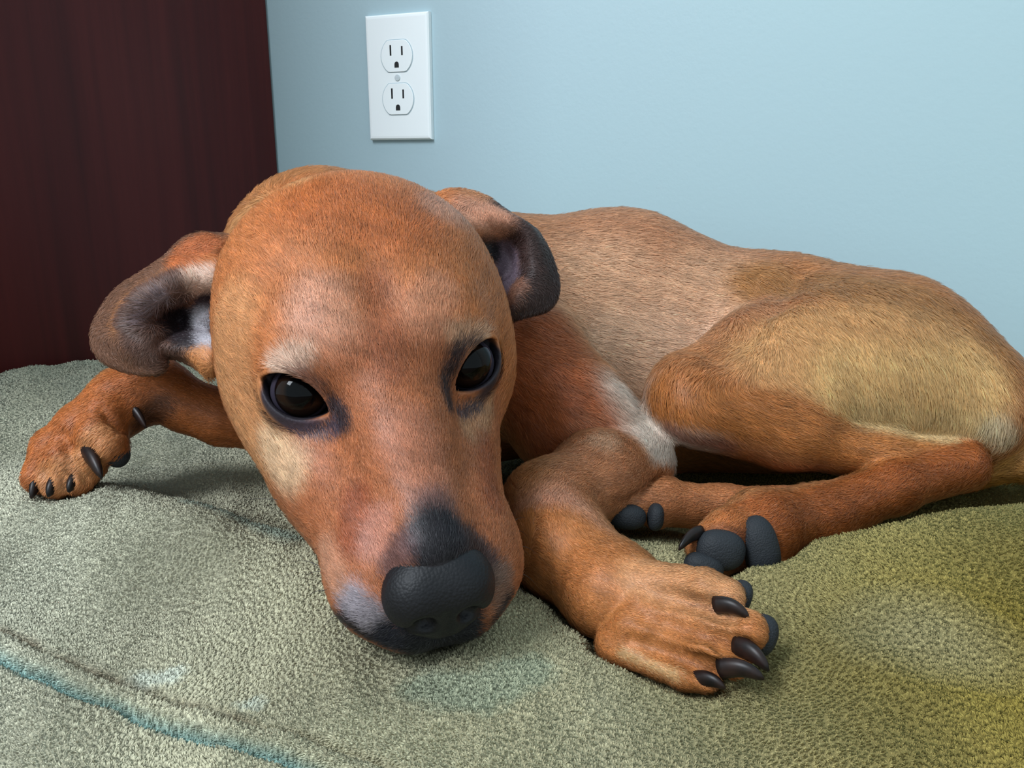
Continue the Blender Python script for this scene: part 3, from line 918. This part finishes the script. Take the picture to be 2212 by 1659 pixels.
for bs, tp, r in [((1546, 1307, .3065), (1618, 1340, .2985), .0034), ((1592, 1396, .300), (1660, 1454, .289), .0042),
                  ((1556, 1444, .2945), (1650, 1472, .2855), .0038), ((1498, 1469, .300), (1566, 1492, .291), .0033),
                  ((92, 1026, .421), (68, 1080, .408), .0046), ((132, 1036, .417), (104, 1076, .405), .0050), ((174, 1032, .417), (148, 1066, .405), .0046),
                  ((186, 972, .415), (220, 1036, .402), .0050), ((276, 876, .4310), (316, 928, .4235), .0034),
                  ((1512, 1150, .378), (1466, 1192, .368), .0034)]:
    claw(bs, tp, r)
m_pad, nt, b = new_mat('grey_paw_pad')
tc = node(nt, 'ShaderNodeTexCoord'); vo = node(nt, 'ShaderNodeTexVoronoi', i_Scale=1300.0)
nt.links.new(tc.outputs['Object'], vo.inputs['Vector'])
bp = node(nt, 'ShaderNodeBump', i_Strength=0.45, i_Distance=0.0005, invert=True)
nt.links.new(vo.outputs['Distance'], bp.inputs['Height']); nt.links.new(bp.outputs['Normal'], b.inputs['Normal'])
b.inputs['Base Color'].default_value = (*lin(36, 39, 43), 1); b.inputs['Roughness'].default_value = 0.65; b.inputs['Specular IOR Level'].default_value = 0.3
def pad(px, py, d, rx, ry, ang=0.0, depth=0.006):
    """pad facing the lens: half sizes in photograph pixels"""
    bm = bmesh.new(); bmesh.ops.create_uvsphere(bm, u_segments=32, v_segments=20, radius=1.0)
    k = d / FPX; c, s_ = math.cos(math.radians(ang)), math.sin(math.radians(ang))
    ax = CR * c - CU * s_; ay = CR * s_ + CU * c
    pts = []
    for v in bm.verts:
        x, y, z = v.co
        e = 0.86                                           # a little squarish
        x, y = math.copysign(abs(x) ** e, x), math.copysign(abs(y) ** e, y)
        pts.append(P(px, py, d) - DOG_O + ax * x * rx * k + ay * y * ry * k - CF * z * depth)
    fs = [tuple(v.index for v in f.verts) for f in bm.faces]
    bm.verts.index_update(); bm.free()
    return link('paw_pad', mesh_from('paw_pad', pts, fs), m_pad, dog)
for a in [(1556, 1188, .3755, 54, 44, 8, .007), (1642, 1182, .381, 40, 70, -14, .008), (1520, 1224, .3725, 44, 30, 15, .006), (1354, 1116, .416, 42, 28, 5), (1416, 1117, .418, 18, 30, 4),
          (1598, 1290, .318, 24, 38, 20), (1644, 1372, .305, 34, 46, 20), (250, 982, .4165, 30, 26, 30)]:
    pad(*a)

# ------------------------------------------------------------------ fur
SKIN_DARK = []
def bare_mask(X):
    m = np.zeros(len(X), bool)
    for (s, c, w), R in zip(EYES, EYEFRAME):
        q = (X - c) @ R
        m |= ((q[:, 0] / 0.0165) ** 2 + ((q[:, 1] + 0.001) / 0.0115) ** 2 < 1) & (q[:, 2] > -0.004) & (q[:, 2] < 0.03)
    q = (X - HO) @ HR * 1000
    m |= (((q[:, 0]) / 17) ** 2 + ((q[:, 1] - 82) / 13) ** 2 + ((q[:, 2] + 29) / 16) ** 2) < 1
    return m
GUIDE = []
def guide(path, wt=1.0):
    path = [np.asarray(p, float) for p in path]
    for a, b in zip(path[:-1], path[1:]):
        GUIDE.append((a, b, (b - a) / np.linalg.norm(b - a), wt))
guide([H(0, 80, -10), H(0, 30, 5), H(0, 0, 20), H(0, -40, 52), H(0, -100, 50)])
for s in (1, -1):
    guide([H(14 * s, 80, -20), H(20 * s, 40, -12), H(24 * s, 12, 12), H(34 * s, -30, 44), H(46 * s, -80, 40)])
    guide([H(24 * s, 80, -34), H(38 * s, 44, -40), H(46 * s, 14, -30), H(60 * s, -30, -10), H(66 * s, -80, 0)])
    guide([H(22 * s, 84, -44), H(36 * s, 60, -56), H(40 * s, 30, -62), H(50 * s, -20, -60)])
    guide([H(34 * s, 14, 16), H(52 * s, -10, 14), H(64 * s, -50, 16)])
guide(W((690, 400, .47), (900, 470, .52), (1200, 480, .56), (1500, 540, .57), (1900, 590, .53), (2150, 740, .52)))
guide(W((1150, 650, .50), (1350, 700, .52), (1550, 760, .52)))
guide(W((1150, 800, .48), (1330, 880, .50), (1430, 960, .50)))
guide(W((1700, 640, .50), (1800, 740, .45), (1830, 860, .46)))
guide(W((1900, 650, .49), (1990, 780, .47), (2020, 930, .47)))
guide(W((2080, 690, .49), (2130, 800, .48), (2150, 930, .48)))
guide(W((1560, 770, .45), (1480, 850, .44), (1620, 920, .45), (1850, 980, .452), (2080, 1000, .46)))
guide(W((2090, 1005, .46), (1930, 1050, .44), (1760, 1120, .42), (1560, 1180, .38)))
guide(W((1740, 1080, .44), (1350, 1090, .425)))
guide(W((1150, 850, .46), (1270, 960, .45), (1380, 1000, .44), (1190, 1085, .385), (1210, 1180, .36), (1330, 1275, .33), (1500, 1370, .30), (1620, 1430, .29)))
guide(W((1400, 1260, .33), (1580, 1300, .31)))
guide(W((560, 900, .45), (400, 872, .44), (345, 832, .435), (190, 925, .415), (90, 1030, .41)))
guide(W((2340, 950, .49), (2260, 985, .47), (2120, 1003, .47)))
for eo, ei in ((earL_out, earL_in), (earR_out, earR_in)):
    for k in (2, 4, 6): guide([P(*ei[k]), P(*eo[k])], 0.6)
    guide([P(*p) for p in eo[1:8]], 0.5)

def fur_flow(X):
    acc = np.zeros((len(X), 3), dtype=np.float32); Xf = X.astype(np.float32)
    for a, b, dr, wt in GUIDE:
        a = a.astype(np.float32); v = (b - a).astype(np.float32); L = float(v @ v)
        t = np.clip((Xf - a) @ v / L, 0, 1)
        d2 = ((Xf - a - t[:, None] * v) ** 2).sum(1) + 1e-5
        acc += (wt / d2 ** 2)[:, None] * dr.astype(np.float32)
    return acc / (np.linalg.norm(acc, axis=1)[:, None] + 1e-9)

LEN = []   # path, r0, r1, length (mm)
def flen(path, r0, r1, L): LEN.append((path, r0 * .001, r1 * .001, L * .001))
flen([H(0, -60, 0)], 90, 110, 5.0)
flen([H(0, 40, -20), H(0, 80, -30)], 36, 60, 2.8)
flen([P(*p) for p in earL_out[1:8]], 16, 22, 2.6)
flen([P(*p) for p in earR_out[1:9]], 16, 22, 2.4)
flen([P(*p) for p in earL_deep] , 12, 16, 1.6)
flen([P(*p) for p in earR_deep] , 12, 16, 1.6)
flen(W((1900, 860, .48), (2130, 900, .48)), 25, 60, 9.5)
flen(W((1640, 1140, .40), (1540, 1200, .385)), 20, 28, 2.8)
flen(W((1740, 1080, .45), (1340, 1100, .43)), 16, 22, 3.0)
flen(W((1500, 860, .46), (1900, 985, .46), (2085, 1005, .468), (1640, 1140, .40)), 14, 26, 5.0)
flen(W((1385, 1000, .45), (1185, 1090, .40), (1330, 1275, .345)), 22, 34, 4.5)
flen(W((1400, 1320, .32), (1600, 1400, .30)), 26, 34, 2.4)
flen(W((480, 895, .45), (345, 838, .445), (120, 1000, .42)), 22, 34, 3.2)

def smooth_noise(X, f, seed):
    r = np.random.default_rng(seed); out = np.zeros(len(X))
    for i in range(6):
        k = r.normal(size=3) * f; out += np.sin(X @ k + r.uniform(0, 6.28))
    return out / 6 ** 0.5

def build_fur(n):
    V = DV; Q = DQ
    a, b_, c, d_ = (V[Q[:, i]] for i in range(4))
    nrm = np.cross(c - a, d_ - b_); ar = np.linalg.norm(nrm, axis=1); nrm = nrm / (ar[:, None] + 1e-12); ar *= 0.5
    cen = (a + b_ + c + d_) / 4
    view = CAM - cen; dist = np.linalg.norm(view, axis=1); view /= dist[:, None]
    facing = (nrm * view).sum(1)
    ok = (facing > -0.45) & (cen[:, 2] > bed_height(cen[:, 0], cen[:, 1]) - 0.004) & (~bare_mask(cen))
    wgt = np.where(ok, ar * (0.4 / dist) ** 2 * np.clip(0.45 + 0.6 * facing, 0.2, 1.0), 0)
    cdf = np.cumsum(wgt); cdf /= cdf[-1]
    q = np.searchsorted(cdf, rng.random(n))
    u, v = rng.random((n, 1)), rng.random((n, 1))
    X = (a[q] * (1 - u) + b_[q] * u) * (1 - v) + (d_[q] * (1 - u) + c[q] * u) * v
    # smooth normals
    vn = np.zeros_like(V)
    for i in range(4): np.add.at(vn, Q[:, i], nrm * ar[:, None])
    vn /= np.linalg.norm(vn, axis=1)[:, None] + 1e-12
    N = (vn[Q[q, 0]] * (1 - u) + vn[Q[q, 1]] * u) * (1 - v) + (vn[Q[q, 3]] * (1 - u) + vn[Q[q, 2]] * u) * v
    N /= np.linalg.norm(N, axis=1)[:, None]
    T = fur_flow(X).astype(float)
    T += 0.16 * np.stack([smooth_noise(X, 300, 1), smooth_noise(X, 300, 2), smooth_noise(X, 300, 3)], 1)
    T += 0.16 * rng.normal(size=(n, 3))
    T -= N * (T * N).sum(1)[:, None]; T /= np.linalg.norm(T, axis=1)[:, None] + 1e-9
    L = np.full(n, 0.0070)
    for path, r0, r1, l in LEN:
        d = seg_dist(X, path); t = np.clip((r1 - d) / (r1 - r0), 0, 1); t = t * t * (3 - 2 * t)
        L = L * (1 - t) + l * t
    L *= rng.uniform(0.65, 1.15, n)
    lift = np.clip(rng.normal(0.26, 0.09, n), 0.08, 0.6)
    p0 = X - N * 0.0004
    p1 = X + (T * np.cos(lift)[:, None] + N * np.sin(lift)[:, None]) * (L * 0.5)[:, None]
    p2 = X + T * (L * 0.97)[:, None] + N * (np.sin(lift) * 0.62 * L)[:, None]
    C = paint(X + rng.normal(0, 0.0011, (n, 3)))
    var = np.exp(rng.normal(0, 0.17, n) + 0.10 * smooth_noise(X, 500, 9))[:, None]
    C = C * var
    pale = rng.random(n) < 0.10
    C[pale] = C[pale] * 1.15 + 0.05
    return X, N, np.stack([p0, p1, p2], 1), C, L

if FUR:
    n_h = int(620000 / DRAFT ** 1.2)
    X, N, PT, C, L = build_fur(n_h)
    dist = np.linalg.norm(X - CAM, axis=1)
    r0 = 0.000085 * np.clip(dist / 0.36, 0.8, 1.45)
    fur = hair_object('fur', PT, r0[:, None] * np.array([1.0, 0.85, 0.22]), C, N, strand_material('tan_fur', 0.5, 0.35), dog, DOG_O)
    tag(fur, 'short tan fur', kind='stuff')

# ------------------------------------------------------------------ whiskers
m_wh, nt, b = new_mat('dark_whisker')
b.inputs['Base Color'].default_value = (*lin(30, 24, 26), 1); b.inputs['Roughness'].default_value = 0.4
def whisker(p, q, bend, r=0.00016):
    a, b_ = np.asarray(p), np.asarray(q); t = np.linspace(0, 1, 9)
    path = a + (b_ - a) * t[:, None] + np.asarray(bend) * np.sin(t * math.pi)[:, None]
    V, F = tube(path, r * (1.05 - t), 5)
    return link('whisker', mesh_from('whisker', np.array(V) - DOG_O, F), m_wh, dog)
up = np.array([0, 0, 1.0])
for (x, y, z, L_, dy) in [(33, 52, -34, 16, -8), (36, 56, -40, 17, -4), (37, 62, -42, 18, 0), (34, 66, -38, 15, -2), (33, 72, -44, 17, 4), (30, 76, -44, 13, 8), (37, 50, -44, 22, -12)]:
    whisker(H(x, y, z), H(x + L_ * .75, y + dy, z - 8), up * 0.003)
    whisker(H(-x, y, z), H(-x - L_ * .6, y + dy, z - 12), up * 0.002)
whisker(H(44, 22, -34), H(74, 6, -44), up * 0.002)

# ------------------------------------------------------------------ the cushion, pressed down by the dog
NU, NV = 800, 430
DALL = [DV]
for ch in dog.children:
    if ch.type == 'MESH' and ch.name.split('.')[0] in ('claw', 'paw_pad', 'nose'):
        q = np.empty(len(ch.data.vertices) * 3); ch.data.vertices.foreach_get('co', q)
        DALL.append(q.reshape(-1, 3) + DOG_O)
DALL = np.concatenate(DALL)
def dog_underside(shape):
    """lowest point of the dog over every cell of the cushion grid (1 where there is none)"""
    out = np.full(shape, 1.0)
    iu = np.rint((DALL[:, 0] - BED_U0) / (BED_U1 - BED_U0) * (NU - 1)).astype(int)
    iv = np.rint((DALL[:, 1] - BED_V0) / (BED_V1 - BED_V0) * (NV - 1)).astype(int)
    ok = (iu > 1) & (iu < NU - 2) & (iv > 1) & (iv < NV - 2)
    for du in (-1, 0, 1):
        for dv in (-1, 0, 1):
            np.minimum.at(out, (iu[ok] + du, iv[ok] + dv), DALL[ok, 2])
    return out
def bed_top():
    U, V = np.meshgrid(np.linspace(BED_U0, BED_U1, NU), np.linspace(BED_V0, BED_V1, NV), indexing='ij')
    Z = bed_height(U, V)
    flat = np.stack([U.ravel(), V.ravel()], 1)
    Z = Z + (0.0011 * sines(flat, 60, 21) + 0.0005 * sines(flat, 170, 22)).reshape(U.shape)
    w = wavy(U)
    Z = Z + 0.0022 * np.exp(-((V - (SEAM_V + GROOVE_V) / 2 - w) / 0.0045) ** 2)
    Z = Z - 0.0030 * np.exp(-((V - SEAM_V - w) / 0.0016) ** 2)
    Z = Z - 0.0042 * np.exp(-((V - GROOVE_V - w) / 0.0020) ** 2)
    t = np.clip((0.166 - V) / 0.081, 0, 1)
    Z = Z - 0.062 * (1 - np.sqrt(np.clip(1 - t * t, 0, 1)))
    du = np.minimum(U - BED_U0, BED_U1 - U); dv = BED_V1 - V
    for dist, rr in ((du, 0.010), (dv, 0.03)):
        t = np.clip(1 - dist / rr, 0, 1)
        Z = Z - rr * (1 - np.sqrt(np.clip(1 - t * t, 0, 1)))
    low = dog_underside(U.shape)
    drop = np.clip(Z - (low - 0.0020), 0, None)
    drop[low > 0.9] = 0
    soft = drop.copy()                                     # the cushion gives way softly around the dog
    for _ in range(8):
        g = np.pad(soft, 1, mode='edge')
        soft = np.maximum(drop, (g[:-2, 1:-1] + g[2:, 1:-1] + g[1:-1, :-2] + g[1:-1, 2:] + 2 * soft) / 6)
    Z = np.maximum(Z - soft, 0.012)
    return U, V, Z
BU, BV, BZ = bed_top()
def bed_mesh():
    top = np.stack([BU, BV, BZ], -1)
    e = top[:, 0, :]
    front = []
    for t in np.linspace(0, 1, 14)[1:][::-1]:
        r = e.copy(); r[:, 1] += -0.012 * math.sin(math.pi * min(t * 1.1, 1)) + 0.02 * t * t
        r[:, 2] = e[:, 2] * (1 - t) + 0.004 * t
        front.append(r)
    rows = np.concatenate([np.stack(front, 1), top], 1)
    bk = rows[:, -1, :].copy()
    add = []
    for t in (0.25, 0.6, 1.0):
        r = bk.copy(); r[:, 1] += 0.006 * math.sin(math.pi * t); r[:, 2] = bk[:, 2] * (1 - t) + 0.004 * t
        add.append(r)
    rows = np.concatenate([rows, np.stack(add, 1)], 1)
    def side(first, sgn):
        out = []
        for t in (0.25, 0.6, 1.0):
            r = first.copy(); r[:, 0] += sgn * 0.006 * math.sin(math.pi * t); r[:, 2] = np.maximum(first[:, 2] * (1 - t) + 0.004 * t, 0.004)
            out.append(r)
        return out
    L = side(rows[0], -1)[::-1]; R = side(rows[-1], 1)
    rows = np.concatenate([np.stack(L, 0), rows, np.stack(R, 0)], 0)
    n, m = rows.shape[:2]
    idx = np.arange(n * m).reshape(n, m)
    f = np.stack([idx[:-1, :-1], idx[1:, :-1], idx[1:, 1:], idx[:-1, 1:]], -1).reshape(-1, 4)
    v = rows.reshape(-1, 3)
    me = mesh_from('cushion', v - np.array(bed.location), f)
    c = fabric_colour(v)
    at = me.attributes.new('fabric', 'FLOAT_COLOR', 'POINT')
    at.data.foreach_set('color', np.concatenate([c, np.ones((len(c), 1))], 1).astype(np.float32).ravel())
    return me
cushion = link('cushion', bed_mesh(), m_bed, bed)

def build_pile(n, near=True):
    """short tufted pile of the fleece"""
    cen = np.stack([(BU[1:, 1:] + BU[:-1, :-1]) / 2, (BV[1:, 1:] + BV[:-1, :-1]) / 2, (BZ[1:, 1:] + BZ[:-1, :-1]) / 2], -1)
    gx = (BZ[1:, :-1] - BZ[:-1, :-1]) / (BU[1, 0] - BU[0, 0]); gy = (BZ[:-1, 1:] - BZ[:-1, :-1]) / (BV[0, 1] - BV[0, 0])
    nm = np.stack([-gx, -gy, np.ones_like(gx)], -1); sec = np.linalg.norm(nm, axis=-1); nm /= sec[..., None]
    q = cen - CAM; d = q @ CF; px = q @ CR / d * FPX; py = q @ CU / d * FPX
    seen = (d > 0.05) & (np.abs(px) < 1300) & (np.abs(py) < 1000)
    if not near: seen = ~seen
    view = -q / np.linalg.norm(q, axis=-1)[..., None]
    w = np.where(seen, sec * (0.35 / np.clip(d, 0.1, 2)) ** 2 * np.clip((nm * view).sum(-1), 0.06, 1), 0).ravel() if near else np.where(seen, sec, 0).ravel()
    cdf = np.cumsum(w); cdf /= cdf[-1]
    k = np.searchsorted(cdf, rng.random(n)); i, j = np.unravel_index(k, gx.shape)
    fu, fv = rng.random(n), rng.random(n)
    X = np.stack([BU[i, j] + fu * (BU[1, 0] - BU[0, 0]), BV[i, j] + fv * (BV[0, 1] - BV[0, 0]),
                  BZ[i, j] + fu * (BZ[i + 1, j] - BZ[i, j]) + fv * (BZ[i, j + 1] - BZ[i, j])], 1)
    N = nm[i, j]
    # tufts: every strand leans to the nearest tuft centre of a jittered grid
    cs = 0.0019; gi = np.floor(X[:, :2] / cs).astype(int)
    best = np.full(n, 9.0); bc = np.zeros((n, 2))
    for a in (-1, 0, 1):
        for b_ in (-1, 0, 1):
            c = gi + np.array([a, b_])
            h = (c[:, 0] * 73856093) ^ (c[:, 1] * 19349663)
            jx = ((h * 2654435761) % 4294967296) / 4294967296; jy = ((h * 40503 + 977) * 2246822519 % 4294967296) / 4294967296
            p = (c + np.stack([jx, jy], 1)) * cs
            dd = ((p - X[:, :2]) ** 2).sum(1); m = dd < best
            best[m] = dd[m]; bc[m] = p[m]
    dr = np.zeros((n, 3)); dr[:, :2] = bc - X[:, :2]
    L = 0.00085 * rng.uniform(0.6, 1.2, n)[:, None]
    lean = np.stack([0.5 * sines(X, 40, 31) + 0.15 * rng.normal(size=n), 0.5 * sines(X, 40, 32) - 0.25 + 0.15 * rng.normal(size=n), np.zeros(n)], 1)
    p1 = X + N * L * 0.55 + dr * 0.25 + lean * L * 0.25
    p2 = X + N * L * 0.95 + dr * 0.45 + lean * L * 0.6
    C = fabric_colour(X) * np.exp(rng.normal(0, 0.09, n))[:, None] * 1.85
    edge = np.sqrt(best) / cs
    C *= np.clip(1.04 - 0.08 * edge, 0.9, 1.04)[:, None]
    return X, N, np.stack([X - N * 0.0004, p1, p2], 1), C
if FUR:
    n_p = int(520000 / DRAFT ** 1.2)
    X, N, PT, C = build_pile(n_p)
    rp = np.tile(np.array([0.00021, 0.00021, 0.00010]), (n_p, 1)) * np.clip(np.linalg.norm(X - CAM, axis=1) / 0.35, 0.8, 1.8)[:, None]
    n_q = int(200000 / DRAFT ** 1.2)                       # the rest of the cushion, in coarser strands
    X2, N2, PT2, C2 = build_pile(n_q, False)
    rp = np.concatenate([rp, np.tile(np.array([0.00048, 0.00048, 0.00022]), (n_q, 1))])
    N = np.concatenate([N, N2]); PT = np.concatenate([PT, PT2]); C = np.concatenate([C, C2])
    pile = hair_object('pile', PT, rp, C, N, strand_material('fleece_pile', 0.9, 0.08), bed, np.array(bed.location))
    tag(pile, 'short tufted fleece pile', kind='stuff')

# ------------------------------------------------------------------ a torn scrap lying on the bed
m_scrap, nt, b = new_mat('pale_scrap')
b.inputs['Base Color'].default_value = (*lin(206, 216, 210), 1); b.inputs['Roughness'].default_value = 0.6
q = P(958, 1650, 0.243)
zq = float(BZ[int((q[0] - BED_U0) / (BED_U1 - BED_U0) * (NU - 1)), int((q[1] - BED_V0) / (BED_V1 - BED_V0) * (NV - 1))])
org = np.array([q[0], q[1], zq + 0.0012])
out = [(-0.0042, -0.0046, 0), (-0.0030, -0.0010, 0.0006), (0.0005, 0.0052, 0.0016), (0.0014, 0.0030, 0.0030), (0.0016, -0.0005, 0.0034), (0.0030, -0.0030, 0.0016), (0.0022, -0.0060, 0.0004), (-0.0015, -0.0066, 0)]
pts = [np.array([a * CR[0] + b_ * Fh[0], a * CR[1] + b_ * Fh[1], c]) for a, b_, c in out]
cenp = np.mean(pts, 0) + np.array([0, 0, 0.0010])
V_ = pts + [cenp] + [p - np.array([0, 0, 0.0004]) for p in pts] + [cenp - np.array([0, 0, 0.0004])]
n_ = len(pts); F_ = []
for i in range(n_):
    j = (i + 1) % n_
    F_ += [(i, j, n_), (n_ + 1 + j, n_ + 1 + i, 2 * n_ + 1), (i, n_ + 1 + i, n_ + 1 + j, j)]
scrap = link('paper_scrap', mesh_from('paper_scrap', V_, F_, smooth=False), m_scrap)
scrap.location = org
tag(scrap, 'tiny pale torn scrap lying on the fleece at the bottom edge', 'scrap')
print('dog verts', len(DV), 'quads', len(DQ))
